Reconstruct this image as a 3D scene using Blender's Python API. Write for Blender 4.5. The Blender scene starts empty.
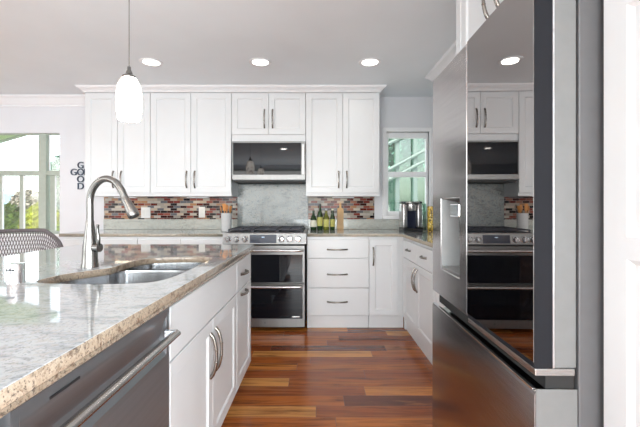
import bpy, bmesh, math, random
from mathutils import Vector, Matrix
random.seed(7)
S = bpy.context.scene
COL = S.collection
PI = math.pi

# ------------------------------------------------------------------ camera, sky, sun, window and fill light, exposure
cam_d = bpy.data.cameras.new('camera'); cam = bpy.data.objects.new('camera', cam_d); COL.objects.link(cam)
cam.location = (0, 0, 1.18); cam.rotation_euler = (PI/2, 0, 0)
cam_d.sensor_width = 36; cam_d.lens = 36*370/640
cam_d.shift_x = 4/640; cam_d.shift_y = -7.5/640
cam_d.clip_start = 0.02; cam_d.clip_end = 400
S.camera = cam

W = bpy.data.worlds.new('sky'); S.world = W; W.use_nodes = True
wn = W.node_tree; wn.nodes.clear()
sky = wn.nodes.new('ShaderNodeTexSky'); sky.sky_type = 'NISHITA'; sky.sun_disc = False
sky.sun_elevation = math.radians(50); sky.sun_rotation = math.radians(200); sky.air_density = 1.0; sky.dust_density = 2.5
hs = wn.nodes.new('ShaderNodeHueSaturation'); hs.inputs['Saturation'].default_value = 0.40
bg = wn.nodes.new('ShaderNodeBackground'); bg.inputs['Strength'].default_value = 0.85
wo = wn.nodes.new('ShaderNodeOutputWorld')
wn.links.new(sky.outputs[0], hs.inputs['Color']); wn.links.new(hs.outputs[0], bg.inputs[0]); wn.links.new(bg.outputs[0], wo.inputs[0])

sd = bpy.data.lights.new('sun', 'SUN'); sd.energy = 3.2; sd.angle = math.radians(1); sd.color = (1, .96, .88)
sun = bpy.data.objects.new('sun', sd); COL.objects.link(sun)
sun.rotation_euler = (math.radians(16), 0, math.radians(35)); sun.location = (0, 0, 4)

def area(name, loc, rot, sx, sy, e, color=(1, 1, 1)):
    d = bpy.data.lights.new(name, 'AREA'); d.shape = 'RECTANGLE'; d.size = sx; d.size_y = sy; d.energy = e; d.color = color
    o = bpy.data.objects.new(name, d); COL.objects.link(o); o.location = loc; o.rotation_euler = rot
    return o
# daylight entering by the tall glazing of the left wall and by the glazing behind the camera; the last two are added fills
area('daylight_left', (-5.3, -.4, 1.25), (0, -PI/2-1.1, 0), 1.6, 3.6, 45, (.86, .96, 1))
area('daylight_rear', (-.9, -3.46, 1.0), (PI/2-.16, 0, 0), 4.2, 1.5, 140, (.89, .97, 1))
area('ceiling_fill_rear', (-.9, -3.40, .62), (PI/2+1.25, 0, 0), 3.8, .8, 215, (.86, .96, 1))  # added fill lamp, tilted up only to brighten the ceiling
area('island_fill_right', (1.44, -1.9, 1.0), (0, PI/2-.1, 0), 1.4, 2.0, 200, (.86, .96, 1))  # added fill lamp to brighten the island face, no known window

S.view_settings.view_transform = 'Standard'; S.view_settings.look = 'None'
S.view_settings.gamma = 1; S.view_settings.use_curve_mapping = False
S.view_settings.exposure = -0.04

# ------------------------------------------------------------------ materials
def nm(name):
    m = bpy.data.materials.new(name); m.use_nodes = True
    nt = m.node_tree; b = nt.nodes['Principled BSDF']
    return m, nt, b
def N(nt, t, **kw):
    n = nt.nodes.new(t)
    for k, v in kw.items(): setattr(n, k, v)
    return n
def math_(nt, op, a, b=None, c=None):
    n = nt.nodes.new('ShaderNodeMath'); n.operation = op
    for i, v in enumerate((a, b, c)):
        if v is None: continue
        if isinstance(v, (int, float)): n.inputs[i].default_value = v
        else: nt.links.new(v, n.inputs[i])
    return n.outputs[0]
def ramp(nt, fac, stops, interp='LINEAR'):
    r = nt.nodes.new('ShaderNodeValToRGB'); r.color_ramp.interpolation = interp
    e = r.color_ramp.elements
    while len(e) < len(stops): e.new(0.5)
    for i, (p, c) in enumerate(stops):
        e[i].position = p; e[i].color = (*c, 1)
    nt.links.new(fac, r.inputs[0]); return r.outputs[0]
def coords(nt, scale=(1, 1, 1), rot=(0, 0, 0)):
    tc = nt.nodes.new('ShaderNodeNewGeometry'); mp = nt.nodes.new('ShaderNodeMapping')
    mp.inputs['Scale'].default_value = scale; mp.inputs['Rotation'].default_value = rot
    nt.links.new(tc.outputs['Position'], mp.inputs[0]); return mp.outputs[0]
def noise(nt, vec, scale, detail=3, rough=.5, dist=0):
    n = nt.nodes.new('ShaderNodeTexNoise'); n.inputs['Scale'].default_value = scale; n.inputs['Detail'].default_value = detail
    n.inputs['Roughness'].default_value = rough; n.inputs['Distortion'].default_value = dist
    nt.links.new(vec, n.inputs['Vector']); return n.outputs[0]
def mix(nt, fac, a, b, mode='MIX'):
    n = nt.nodes.new('ShaderNodeMixRGB'); n.blend_type = mode
    for i, v in zip((0, 1, 2), (fac, a, b)):
        if isinstance(v, (int, float)): n.inputs[i].default_value = v
        elif isinstance(v, tuple): n.inputs[i].default_value = (*v, 1)
        else: nt.links.new(v, n.inputs[i])
    return n.outputs[0]
def bump(nt, b, h, strength=.1, dist=.01):
    n = nt.nodes.new('ShaderNodeBump'); n.inputs['Strength'].default_value = strength; n.inputs['Distance'].default_value = dist
    nt.links.new(h, n.inputs['Height']); nt.links.new(n.outputs[0], b.inputs['Normal'])

def plain(name, c, rough=.5, metal=0, var=.03, sc=25, coat=0, **kw):
    m, nt, b = nm(name)
    v = noise(nt, coords(nt), sc, 2)
    lo = tuple(max(0, x*(1-var)) for x in c); hi = tuple(min(1, x*(1+var)) for x in c)
    nt.links.new(ramp(nt, v, [(.3, lo), (.7, hi)]), b.inputs['Base Color'])
    b.inputs['Roughness'].default_value = rough; b.inputs['Metallic'].default_value = metal
    b.inputs['Coat Weight'].default_value = coat
    for k, v in kw.items(): b.inputs[k].default_value = v
    return m
def steel(name, c, rough=.25, stretch=(2, 2, 250), amt=.06):
    m, nt, b = nm(name)
    v = noise(nt, coords(nt, stretch), 1.5, 2)
    nt.links.new(ramp(nt, v, [(.3, tuple(x*.92 for x in c)), (.7, tuple(min(1, x*1.06) for x in c))]), b.inputs['Base Color'])
    r = nt.nodes.new('ShaderNodeMapRange'); r.inputs[3].default_value = rough-amt/2; r.inputs[4].default_value = rough+amt/2
    nt.links.new(v, r.inputs[0]); nt.links.new(r.outputs[0], b.inputs['Roughness'])
    b.inputs['Metallic'].default_value = 1
    return m
def emit(name, c, s):
    m, nt, b = nm(name); b.inputs['Base Color'].default_value = (*c, 1)
    b.inputs['Emission Color'].default_value = (*c, 1); b.inputs['Emission Strength'].default_value = s
    return m

def granite(name, pal, rough=.05, veins=1.0, sc=1.0):
    base, alt, tan, dark = pal
    m, nt, b = nm(name)
    v = coords(nt, (1.0*sc, 2.6*sc, 2.6*sc), (0, 0, .5))
    n1 = noise(nt, v, 3.2, 8, .72, 1.4)
    n2 = noise(nt, coords(nt, (sc, sc, sc)), 38, 5, .7)
    n3 = noise(nt, coords(nt, (sc, sc, sc)), 95, 3, .6)
    n4 = noise(nt, v, 7, 6, .75, .8)
    c = ramp(nt, n1, [(.38, alt), (.48, base), (.56, base), (.66, alt)])
    c = mix(nt, math_(nt, 'MULTIPLY', ramp_f(nt, n2, .50, .58), .65), c, tan)
    c = mix(nt, math_(nt, 'MULTIPLY', ramp_f(nt, n3, .56, .64), .6*veins), c, dark)
    c = mix(nt, math_(nt, 'MULTIPLY', ramp_f(nt, n4, .55, .66), .6*veins), c, dark)
    nt.links.new(c, b.inputs['Base Color']); b.inputs['Roughness'].default_value = rough
    b.inputs['Coat Weight'].default_value = .3; b.inputs['Coat Roughness'].default_value = .03
    return m
def ramp_f(nt, fac, a, b_):
    r = nt.nodes.new('ShaderNodeMapRange'); r.inputs[1].default_value = a; r.inputs[2].default_value = b_
    nt.links.new(fac, r.inputs[0]); return r.outputs[0]

def tiles(name, ax, tw, th, joint, palette, rough=.2, mortar=(.6, .58, .55), grain=None, jrand=False, ujoint=None):
    """random coloured running-bond tiles/planks; ax = (u axis index, v axis index) of world position"""
    m, nt, b = nm(name)
    g = nt.nodes.new('ShaderNodeNewGeometry'); sp = nt.nodes.new('ShaderNodeSeparateXYZ'); nt.links.new(g.outputs['Position'], sp.inputs[0])
    u, v = sp.outputs[ax[0]], sp.outputs[ax[1]]
    u = math_(nt, 'ADD', u, 20.0); v = math_(nt, 'ADD', v, 20.0)
    vr = math_(nt, 'DIVIDE', v, th); row = math_(nt, 'FLOOR', vr)
    wnz = nt.nodes.new('ShaderNodeTexWhiteNoise'); wnz.noise_dimensions = '1D'; nt.links.new(row, wnz.inputs['W'])
    off = wnz.outputs['Value'] if jrand else math_(nt, 'MULTIPLY', math_(nt, 'MODULO', row, 2), .5)
    ur = math_(nt, 'ADD', math_(nt, 'DIVIDE', u, tw), off if not jrand else math_(nt, 'MULTIPLY', off, 7.3)); colm = math_(nt, 'FLOOR', ur)
    fu = math_(nt, 'FRACT', ur); fv = math_(nt, 'FRACT', vr)
    cmb = nt.nodes.new('ShaderNodeCombineXYZ'); nt.links.new(row, cmb.inputs[0]); nt.links.new(colm, cmb.inputs[1])
    wn2 = nt.nodes.new('ShaderNodeTexWhiteNoise'); wn2.noise_dimensions = '3D'; nt.links.new(cmb.outputs[0], wn2.inputs['Vector'])
    n = len(palette)
    col = ramp(nt, wn2.outputs['Value'], [(i/n, c) for i, c in enumerate(palette)], 'CONSTANT')
    if grain: col = grain(nt, col, wn2.outputs['Value'])
    uj = joint if ujoint is None else ujoint
    mu = math_(nt, 'GREATER_THAN', math_(nt, 'ABSOLUTE', math_(nt, 'SUBTRACT', fu, .5)), .5-uj/tw/2)
    mv = math_(nt, 'GREATER_THAN', math_(nt, 'ABSOLUTE', math_(nt, 'SUBTRACT', fv, .5)), .5-joint/th/2)
    mk = math_(nt, 'MAXIMUM', mu, mv)
    nt.links.new(mix(nt, mk, col, mortar), b.inputs['Base Color'])
    rr = math_(nt, 'ADD', math_(nt, 'MULTIPLY', mk, .35), rough)
    nt.links.new(rr, b.inputs['Roughness'])
    bump(nt, b, math_(nt, 'SUBTRACT', 1.0, mk), .25, .002)
    return m

def floor_grain(nt, col, rnd):
    g = nt.nodes.new('ShaderNodeNewGeometry'); mp = nt.nodes.new('ShaderNodeMapping'); mp.inputs['Scale'].default_value = (1.6, 22, 22)
    nt.links.new(g.outputs['Position'], mp.inputs[0])
    off = nt.nodes.new('ShaderNodeVectorMath'); off.operation = 'ADD'
    cb = nt.nodes.new('ShaderNodeCombineXYZ'); nt.links.new(math_(nt, 'MULTIPLY', rnd, 37.0), cb.inputs[0]); nt.links.new(math_(nt, 'MULTIPLY', rnd, 91.0), cb.inputs[2])
    nt.links.new(mp.outputs[0], off.inputs[0]); nt.links.new(cb.outputs[0], off.inputs[1])
    v = off.outputs[0]
    a = noise(nt, v, 1.0, 6, .65, 1.2)
    c = mix(nt, ramp_f(nt, a, .45, .72), col, (.07, .016, .007))
    mp2 = nt.nodes.new('ShaderNodeMapping'); mp2.inputs['Scale'].default_value = (1.1, 1.2, 1); nt.links.new(v, mp2.inputs[0])
    a2 = noise(nt, mp2.outputs[0], .45, 4, .6, 2)
    c = mix(nt, math_(nt, 'MULTIPLY', ramp_f(nt, a2, .55, .68), .6), c, (.42, .155, .045))
    return c

_MP = lambda p: [tuple(1.15*x**1.45 for x in c) for c in p]
M = {}
M['wall'] = plain('wall_paint', (.72, .725, .755), .6, var=.015, sc=4)
M['ceil'] = plain('ceiling_paint', (.85, .89, .92), .7, var=.015, sc=3)
M['trim'] = plain('white_trim', (.84, .84, .855), .35, var=.01)
M['cab'] = plain('white_cabinet_paint', (.715, .725, .735), .32, var=.01, sc=6)
M['vinyl'] = plain('window_vinyl', (.86, .87, .88), .4, var=.01)
M['sage'] = plain('sage_frame', (.40, .44, .38), .5, var=.04)
M['floor'] = tiles('tiger_wood_planks', (0, 1), .95, .118, .0016,
    [(.38, .105, .022), (.22, .052, .013), (.56, .20, .042), (.42, .12, .024), (.15, .036, .012), (.64, .28, .075), (.30, .075, .017), (.48, .15, .030)],
    .20, (.04, .015, .01), floor_grain, True, ujoint=.002)
M['mosaic'] = tiles('glass_mosaic', (0, 2), .074, .0278, .003,
    _MP([(.075, .022, .02), (.36, .33, .30), (.50, .43, .36), (.19, .045, .035), (.42, .38, .34), (.03, .014, .016), (.36, .20, .15), (.48, .45, .41), (.20, .20, .22), (.42, .27, .17), (.27, .07, .05), (.52, .48, .43), (.09, .03, .025), (.33, .13, .10)]),
    .15, (.30, .28, .26)); M['mosaic'].node_tree.nodes['Principled BSDF'].inputs['Specular IOR Level'].default_value = .25
M['granite'] = granite('sky_tinted_granite', ((.45, .475, .485), (.28, .305, .32), (.42, .405, .375), (.16, .165, .175)), veins=.9, sc=1.5)  # cool pale tint put into the colour for sky reflected on the top
M['granite_edge'] = granite('warm_granite_edge', ((.335, .265, .195), (.15, .10, .068), (.40, .33, .255), (.045, .035, .032)), .22, 1.2, 2.0)  # same stone, edge left without the painted sky tint
M['granite_back'] = granite('grey_granite', ((.225, .25, .25), (.10, .118, .13), (.28, .27, .24), (.012, .016, .022)), .3, 1.3, .9)
M['granite_up'] = granite('pale_green_granite', ((.48, .50, .465), (.36, .385, .36), (.48, .44, .37), (.10, .11, .11)), .25, .8, 1.5)
M['granite_edge2'] = granite('grey_beige_granite_edge', ((.40, .36, .29), (.27, .25, .21), (.45, .38, .28), (.09, .08, .07)), .2, .8, 2.0)
M['steel'] = steel('stainless_steel', (.50, .49, .48), .28)
M['steel_h'] = steel('stainless_satin', (.52, .51, .50), .26, (250, 2, 2))
M['steel_f'] = steel('appliance_front_steel', (.22, .217, .213), .38, (200, 2, 2), .05)
M['dsteel'] = steel('dark_stainless', (.19, .198, .21), .32, (1, 1, 60), .03); M['dsteel'].node_tree.nodes['Principled BSDF'].inputs['Metallic'].default_value = .6
M['fsteel'] = steel('fridge_stainless', (.50, .48, .48), .20, (2, 2, 120), .04)
M['fside'] = plain('fridge_door_side', (.21, .215, .215), .45, .3)
M['fcase'] = plain('fridge_case_grey', (.125, .125, .13), .5, .2)
M['mirror'] = plain('tinted_mirror_glass', (.42, .405, .40), .015, 1.0, var=.005)
M['sinksteel'] = steel('sink_stainless', (.42, .43, .44), .20, (60, 60, 2))
M['nickel'] = steel('brushed_nickel', (.27, .262, .25), .25, (30, 30, 30))
M['pull'] = steel('aged_nickel_pull', (.30, .275, .25), .24, (40, 40, 40))
M['chrome'] = plain('chrome', (.75, .76, .78), .08, 1.0, var=.01)
M['black'] = plain('black_plastic', (.018, .018, .02), .35)
M['navy'] = plain('dark_display_glass', (.012, .016, .035), .08)
M['bglass'] = plain('black_oven_glass', (.004, .005, .008), .03, IOR=1.38)
M['iron'] = plain('cast_iron', (.03, .032, .045), .5)
M['dark'] = plain('dark_gap', (.02, .02, .02), .8)
M['letter'] = plain('slate_blue_metal', (.045, .065, .10), .45, .3)
M['ceramic'] = plain('white_ceramic', (.66, .66, .66), .2)
M['wood'] = plain('utensil_wood', (.60, .25, .07), .5, var=.15, sc=15)
M['wood2'] = plain('pale_wood', (.44, .28, .13), .5, var=.12, sc=12)
M['plate'] = plain('white_plastic', (.66, .66, .66), .35)
M['oil'] = plain('dark_green_bottle', (.02, .05, .015), .08)
M['oil2'] = plain('olive_bottle', (.14, .15, .02), .1)
M['label'] = plain('yellow_label', (.50, .47, .13), .5, var=.1, sc=60)
M['cream'] = plain('cream_label', (.75, .72, .6), .5)
M['wicker'] = plain('woven_cord', (.13, .11, .115), .8, var=.35, sc=160)
M['cushion'] = plain('grey_cushion', (.42, .45, .50), .8)
M['framegrey'] = plain('chair_frame_grey', (.45, .48, .53), .4)
M['leaf'] = plain('hedge_leaves', (.16, .25, .02), .6, var=.6, sc=5)
M['leafy'] = plain('yellow_leaves', (.36, .38, .02), .6, var=.5, sc=6)
M['leafd'] = plain('dark_leaves', (.05, .14, .08), .6, var=.5, sc=4)
M['leafb'] = plain('hazy_leaves', (.25, .22, .17), .8, var=.3, sc=4)
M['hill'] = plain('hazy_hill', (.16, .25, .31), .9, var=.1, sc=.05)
M['grass'] = plain('lawn', (.20, .28, .08), .9, var=.3, sc=3)
M['patio'] = plain('patio_concrete', (.5, .5, .47), .8)
M['roofc'] = plain('patio_roof_green', (.45, .55, .34), .6)
M['patiow'] = plain('patio_frame_white', (.24, .31, .27), .5)
M['edge'] = plain('dark_door_edge', (.009, .010, .014), .6, **{'Specular IOR Level': .25})
M['rubber'] = plain('dark_vent', (.03, .03, .03), .6)
M['lamp'] = emit('ceiling_lamp_lens', (1, .98, .94), 5)
M['bulb'] = emit('display_digits', (.6, .8, 1), 1.2)

def yellowpat():
    m, nt, b = nm('yellow_patterned_tin')
    n = noise(nt, coords(nt), 55, 2)
    nt.links.new(ramp(nt, n, [(.40, (.12, .08, .03)), (.46, (.75, .50, .06)), (.60, (.80, .60, .12)), (.66, (.8, .8, .7))], 'CONSTANT'), b.inputs['Base Color'])
    b.inputs['Roughness'].default_value = .3; return m
M['yellow'] = yellowpat()
def pendant_glass():
    m, nt, b = nm('shell_mosaic_glass')
    v = nt.nodes.new('ShaderNodeTexVoronoi'); v.inputs['Scale'].default_value = 60
    nt.links.new(coords(nt), v.inputs['Vector'])
    sep = nt.nodes.new('ShaderNodeSeparateColor'); nt.links.new(v.outputs['Color'], sep.inputs[0])
    c = ramp(nt, sep.outputs[0], [(0, (1, .97, .92)), (.55, (.93, .86, .76)), (.72, (.95, .70, .52)), (.80, (1, .96, .9)), (.93, (.50, .47, .45))], 'CONSTANT')
    nt.links.new(c, b.inputs['Base Color'])
    ce = ramp(nt, sep.outputs[0], [(0, (1, .93, .84)), (.55, (.30, .22, .17)), (.72, (.085, .055, .038)), (.80, (1, .92, .84)), (.93, (.035, .032, .03))], 'CONSTANT')
    nt.links.new(ce, b.inputs['Emission Color']); b.inputs['Emission Strength'].default_value = 9.0
    b.inputs['Roughness'].default_value = .2; return m
M['pendant'] = pendant_glass()
def glassmat(name, tint, gl=.08):
    m, nt, b = nm(name); nt.nodes.remove(b)
    out = nt.nodes['Material Output']
    t = nt.nodes.new('ShaderNodeBsdfTransparent'); t.inputs[0].default_value = (*tint, 1)
    g = nt.nodes.new('ShaderNodeBsdfGlossy'); g.inputs['Roughness'].default_value = .02
    mx = nt.nodes.new('ShaderNodeMixShader'); mx.inputs[0].default_value = gl
    nt.links.new(t.outputs[0], mx.inputs[1]); nt.links.new(g.outputs[0], mx.inputs[2]); nt.links.new(mx.outputs[0], out.inputs[0])
    return m
M['glass'] = glassmat('window_glass', (.96, .98, .97))
M['glassg'] = glassmat('green_tint_glass', (.50, .68, .58), .12)

# ------------------------------------------------------------------ mesh helpers
def B(): return bmesh.new()
def quadbox(bm, x0, x1, y0, y1, z0, z1, bev=0, mi=0):
    x0, x1 = min(x0, x1), max(x0, x1); y0, y1 = min(y0, y1), max(y0, y1); z0, z1 = min(z0, z1), max(z0, z1)
    vs = [bm.verts.new(p) for p in ((x0,y0,z0),(x1,y0,z0),(x1,y1,z0),(x0,y1,z0),(x0,y0,z1),(x1,y0,z1),(x1,y1,z1),(x0,y1,z1))]
    fs = [bm.faces.new([vs[i] for i in f]) for f in ((3,2,1,0),(4,5,6,7),(0,1,5,4),(1,2,6,5),(2,3,7,6),(3,0,4,7))]
    for f in fs: f.material_index = mi
    if bev:
        es = set(e for f in fs for e in f.edges)
        r = bmesh.ops.bevel(bm, geom=list(es), offset=bev, segments=2, affect='EDGES', profile=.5)
        for f in r['faces']: f.material_index = mi
    return bm
def box(x0, x1, y0, y1, z0, z1, bev=0): return quadbox(B(), x0, x1, y0, y1, z0, z1, bev)
def loft(bm, rings, cap0=True, cap1=True, closed=True, mi=0):
    R = [[bm.verts.new(p) for p in r] for r in rings]
    n = len(R[0])
    for a, b in zip(R, R[1:]):
        for i in range(n if closed else n-1):
            j = (i+1) % n
            try: f = bm.faces.new((a[i], a[j], b[j], b[i])); f.material_index = mi
            except ValueError: pass
    if cap0: f = bm.faces.new(list(reversed(R[0]))); f.material_index = mi
    if cap1: f = bm.faces.new(R[-1]); f.material_index = mi
    return bm
def tube(bm, pts, r, n=10, flat=1.0, up=None, mi=0):
    pts = [Vector(p) for p in pts]
    rs = r if isinstance(r, (list, tuple)) else [r]*len(pts)
    t0 = (pts[1]-pts[0]).normalized()
    u = Vector(up) if up else (Vector((0, 0, 1)) if abs(t0.z) < .9 else Vector((1, 0, 0)))
    rings = []
    for i, p in enumerate(pts):
        t = (pts[min(i+1, len(pts)-1)]-pts[max(i-1, 0)]).normalized()
        s = t.cross(u).normalized(); u2 = s.cross(t).normalized(); u = u2
        rings.append([p + s*math.cos(a)*rs[i] + u2*math.sin(a)*rs[i]*flat for a in [2*PI*k/n for k in range(n)]])
    return loft(bm, rings, mi=mi)
def lathe(bm, prof, c=(0, 0, 0), n=28, axis='z', mi=0, cap0=True, cap1=True):
    c = Vector(c); rings = []
    for r, h in prof:
        ring = []
        for k in range(n):
            a = 2*PI*k/n; x, y = r*math.cos(a), r*math.sin(a)
            ring.append(c + (Vector((x, y, h)) if axis == 'z' else Vector((x, h, -y)) if axis == 'y' else Vector((h, x, y))))
        rings.append(ring)
    return loft(bm, rings, cap0, cap1, mi=mi)
def arc(pts, sub=6):
    """Catmull-Rom through points"""
    P = [Vector(p) for p in pts]; out = []
    for i in range(len(P)-1):
        p0, p1, p2, p3 = P[max(i-1, 0)], P[i], P[i+1], P[min(i+2, len(P)-1)]
        for k in range(sub):
            t = k/sub
            out.append(.5*((2*p1)+(p2-p0)*t+(2*p0-5*p1+4*p2-p3)*t*t+(3*p1-p0-3*p2+p3)*t**3))
    out.append(P[-1]); return out
def obj(name, bm, mat, parent=None, smooth=None):
    bmesh.ops.recalc_face_normals(bm, faces=bm.faces)
    me = bpy.data.meshes.new(name); bm.to_mesh(me); bm.free()
    for m in (mat if isinstance(mat, (list, tuple)) else [mat]): me.materials.append(M[m] if isinstance(m, str) else m)
    o = bpy.data.objects.new(name, me); COL.objects.link(o)
    if parent is not None: o.parent = parent
    if smooth:
        ang = math.radians(smooth)
        for p in me.polygons: p.use_smooth = True
        bm2 = bmesh.new(); bm2.from_mesh(me)
        for e in bm2.edges:
            if len(e.link_faces) == 2 and e.calc_face_angle(0) > ang: e.smooth = False
        bm2.to_mesh(me); bm2.free()
    return o
def thing(name, label, cat, loc=(0, 0, 0), rotz=0, group=None):
    o = bpy.data.objects.new(name, None); COL.objects.link(o); o.empty_display_size = .1
    o.location = loc; o.rotation_euler = (0, 0, rotz); o['label'] = label; o['category'] = cat
    if group: o['group'] = group
    return o
def tag(o, label, cat, group=None, kind=None):
    o['label'] = label; o['category'] = cat
    if group: o['group'] = group
    if kind: o['kind'] = kind
    return o
def struct(name, bm, mat, parent=None, label=None, smooth=None):
    o = obj(name, bm, mat, parent, smooth); o['kind'] = 'structure'
    if label: o['label'] = label
    return o
def rect_ring(x0, x1, z0, z1, y): return [(x0, y, z0), (x1, y, z0), (x1, y, z1), (x0, y, z1)]

# a panel front lying in the local xz plane, outer face at y=-t
def shaker(x0, x1, z0, z1, t=.020, rail=.056, y=0):
    bm = B(); e = .0015
    r = [rect_ring(x0, x1, z0, z1, y), rect_ring(x0, x1, z0, z1, y-t+e), rect_ring(x0+e, x1-e, z0+e, z1-e, y-t),
         rect_ring(x0+rail, x1-rail, z0+rail, z1-rail, y-t), rect_ring(x0+rail+.004, x1-rail-.004, z0+rail+.004, z1-rail-.004, y-t+.0035),
         rect_ring(x0+rail+.010, x1-rail-.010, z0+rail+.010, z1-rail-.010, y-t+.008)]
    return loft(bm, r)
def two_panel(x0, x1, z0, z1, rail, zm, t=.020):
    bm = B()
    for za, zb, ra, rb in ((z0, zm, rail, .025), (zm, z1, .025, rail)):
        loft(bm, [rect_ring(x0, x1, za, zb, 0), rect_ring(x0, x1, za, zb, -t)] + [rect_ring(x0+rail+k, x1-rail-k, za+ra+k, zb-rb-k, y) for k, y in ((0, -t), (.004, -t+.0035), (.012, -t+.009))])
    return bm
def slab(x0, x1, z0, z1, t=.020, y=0):
    bm = B(); e = .003
    r = [rect_ring(x0, x1, z0, z1, y), rect_ring(x0, x1, z0, z1, y-t+e), rect_ring(x0+e, x1-e, z0+e, z1-e, y-t)]
    return loft(bm, r)
def pull(cx, cz, L, vert, y=-.02, d=.028, r=.0062):
    bm = B(); P = []; R = []
    n = 14
    for i in range(n+1):
        t = i/n; s = (t-.5)*L; yy = y - d*math.sin(PI*min(1, max(0, t)))**.55
        P.append((cx, yy, cz+s) if vert else (cx+s, yy, cz)); R.append(r*(.95+.35*abs(math.cos(PI*t))) if 0 < i < n else r*1.5)
    tube(bm, P, R, 10, 1.0, up=(1, 0, 0) if vert else (0, 0, 1))
    for k in (.36, .64):
        s = (k-.5)*L; yy = y-d*math.sin(PI*k)**.55
        c = (cx, yy, cz+s) if vert else (cx+s, yy, cz)
        a = [Vector(c)+Vector(((0, 0, q) if vert else (q, 0, 0))) for q in (-.005, 0, .005)]
        tube(bm, a, [.006, .0085, .006], 10, up=(1, 0, 0) if vert else (0, 0, 1))
    return bm

# cabinet: local x = width, front plane y=0 facing -y, body behind
def cabinet(name, label, loc, rotz, w, h, depth, fronts, hollow=None, toe=0, toe_in=.0, cat='cabinet', group=None, body_z0=0, rail=.056):
    t = thing(name, label, cat, loc, rotz, group)
    bm = B(); quadbox(bm, .0005, w-.0005, 0, depth, toe, hollow or h, .001)
    if hollow:
        quadbox(bm, .0005, w-.0005, 0, .018, hollow, h); quadbox(bm, .0005, w-.0005, depth-.015, depth, hollow, h)
        quadbox(bm, .0005, .018, .018, depth-.015, hollow, h); quadbox(bm, w-.018, w-.0005, .018, depth-.015, hollow, h)
    if toe: quadbox(bm, .002, w-.002, toe_in, depth-.01, 0, toe+.002)
    obj('cabinet_body', bm, 'cab', t)
    for f in fronts:
        kind, x0, x1, z0, z1 = f[:5]; hd = f[5] if len(f) > 5 else None
        bmf = two_panel(x0, x1, z0, z1, rail, 1.085) if kind == 'door2' else shaker(x0, x1, z0, z1, rail=rail) if kind == 'door' else slab(x0, x1, z0, z1)
        d = obj('drawer' if kind == 'drawer' else 'door' if kind in ('door', 'door2') else 'false_front', bmf, 'cab', t)
        if hd:
            obj('handle', pull(*hd), 'pull', d, 50)
    return t

def curve_slab(name, outer, holes, z0, z1, mats, parent=None, bev=.003):
    cu = bpy.data.curves.new(name, 'CURVE'); cu.dimensions = '2D'; cu.fill_mode = 'BOTH'
    h = (z1-z0)/2; cu.extrude = h-bev; cu.bevel_depth = bev; cu.bevel_resolution = 1; cu.offset = -bev
    for loop in [outer]+holes:
        sp = cu.splines.new('POLY'); sp.points.add(len(loop)-1); sp.use_cyclic_u = True
        for p, q in zip(sp.points, loop): p.co = (q[0], q[1], 0, 1)
    tmp = bpy.data.objects.new('tmp', cu); COL.objects.link(tmp)
    bpy.context.view_layer.update()
    dg = bpy.context.evaluated_depsgraph_get(); me = bpy.data.meshes.new_from_object(tmp.evaluated_get(dg))
    bpy.data.objects.remove(tmp); bpy.data.curves.remove(cu)
    bm = bmesh.new(); bm.from_mesh(me); bpy.data.meshes.remove(me)
    bmesh.ops.translate(bm, verts=bm.verts, vec=(0, 0, z0+h))
    bmesh.ops.remove_doubles(bm, verts=bm.verts, dist=.0002)
    for f in bm.faces: f.material_index = 0 if abs(f.normal.z) > .9 else 1
    return obj(name, bm, mats, parent)

# ------------------------------------------------------------------ the room shell
D = 4.2; ZC = 2.42; XR = 1.48; XL = -5.5; YF = -3.5
struct('floor', box(XL, XR, YF, D, -.1, 0), 'floor')
struct('ceiling', box(XL-.1, XR+.1, YF-.1, D+.12, ZC, ZC+.1), 'ceil')
def wall(name, axis, pos, thick, a0, a1, z0, z1, holes, mat='wall'):
    bm = B(); cuts = sorted(set([a0, a1]+[h[0] for h in holes]+[h[1] for h in holes]))
    for p, q in zip(cuts, cuts[1:]):
        hz = [(h[2], h[3]) for h in holes if h[0] < (p+q)/2 < h[1]]
        seg = [(z0, z1)] if not hz else [(z0, hz[0][0]), (hz[0][1], z1)]
        for s0, s1 in seg:
            if s1-s0 < 1e-4: continue
            if axis == 'x': quadbox(bm, p, q, pos, pos+thick, s0, s1)
            else: quadbox(bm, pos, pos+thick, p, q, s0, s1)
    bmesh.ops.remove_doubles(bm, verts=bm.verts, dist=.0001)
    return struct(name, bm, mat)
WL = (-4.75, -2.91, .86, 2.01)      # dining window opening (x0,x1,z0,z1)
WR = (.80, 1.28, 1.075, 2.02)
wall('wall_back', 'x', D, .12, XL-.1, XR+.1, 0, ZC, [WL, WR])
wall('wall_right', 'y', XR, .1, YF, D, 0, ZC, [(-2.9, -.9, .3, 2.2)])  # opening added for the right-hand fill lamp
wall('wall_left', 'y', XL-.1, .1, YF, D, 0, ZC, [(-2.2, 1.4, .25, 2.3)])
wall('wall_front', 'x', YF-.1, .1, XL-.1, XR+.1, 0, ZC, [(-3.0, 1.2, .25, 2.3)])

# crown moulding on the walls
def crown_prof(s=1.0): return [(0, 0), (.085*s, 0), (.085*s, -.012*s), (.075*s, -.022*s), (.062*s, -.03*s), (.045*s, -.055*s), (.025*s, -.085*s), (.014*s, -.095*s), (.014*s, -.115*s), (0, -.115*s)]
def crown(name, p0, p1, nrm, s=1.0, z=ZC):
    p0, p1, nrm = Vector(p0), Vector(p1), Vector(nrm)
    r = [[Vector((p.x, p.y, z+dz))+nrm*d for d, dz in crown_prof(s)] for p in (p0, p1)]
    return struct(name, loft(B(), r), 'trim')
crown('trim_1', (XL, D, 0), (-2.47, D, 0), (0, -1, 0))
crown('trim_2', (XL, YF, 0), (XL, D-.086, 0), (1, 0, 0))
struct('baseboard_back', box(XL, -2.475, D-.015, D, 0, .11, .003), 'trim')
struct('baseboard_left', box(XL, XL+.015, YF+.02, D-.02, 0, .11, .003), 'trim')

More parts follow.
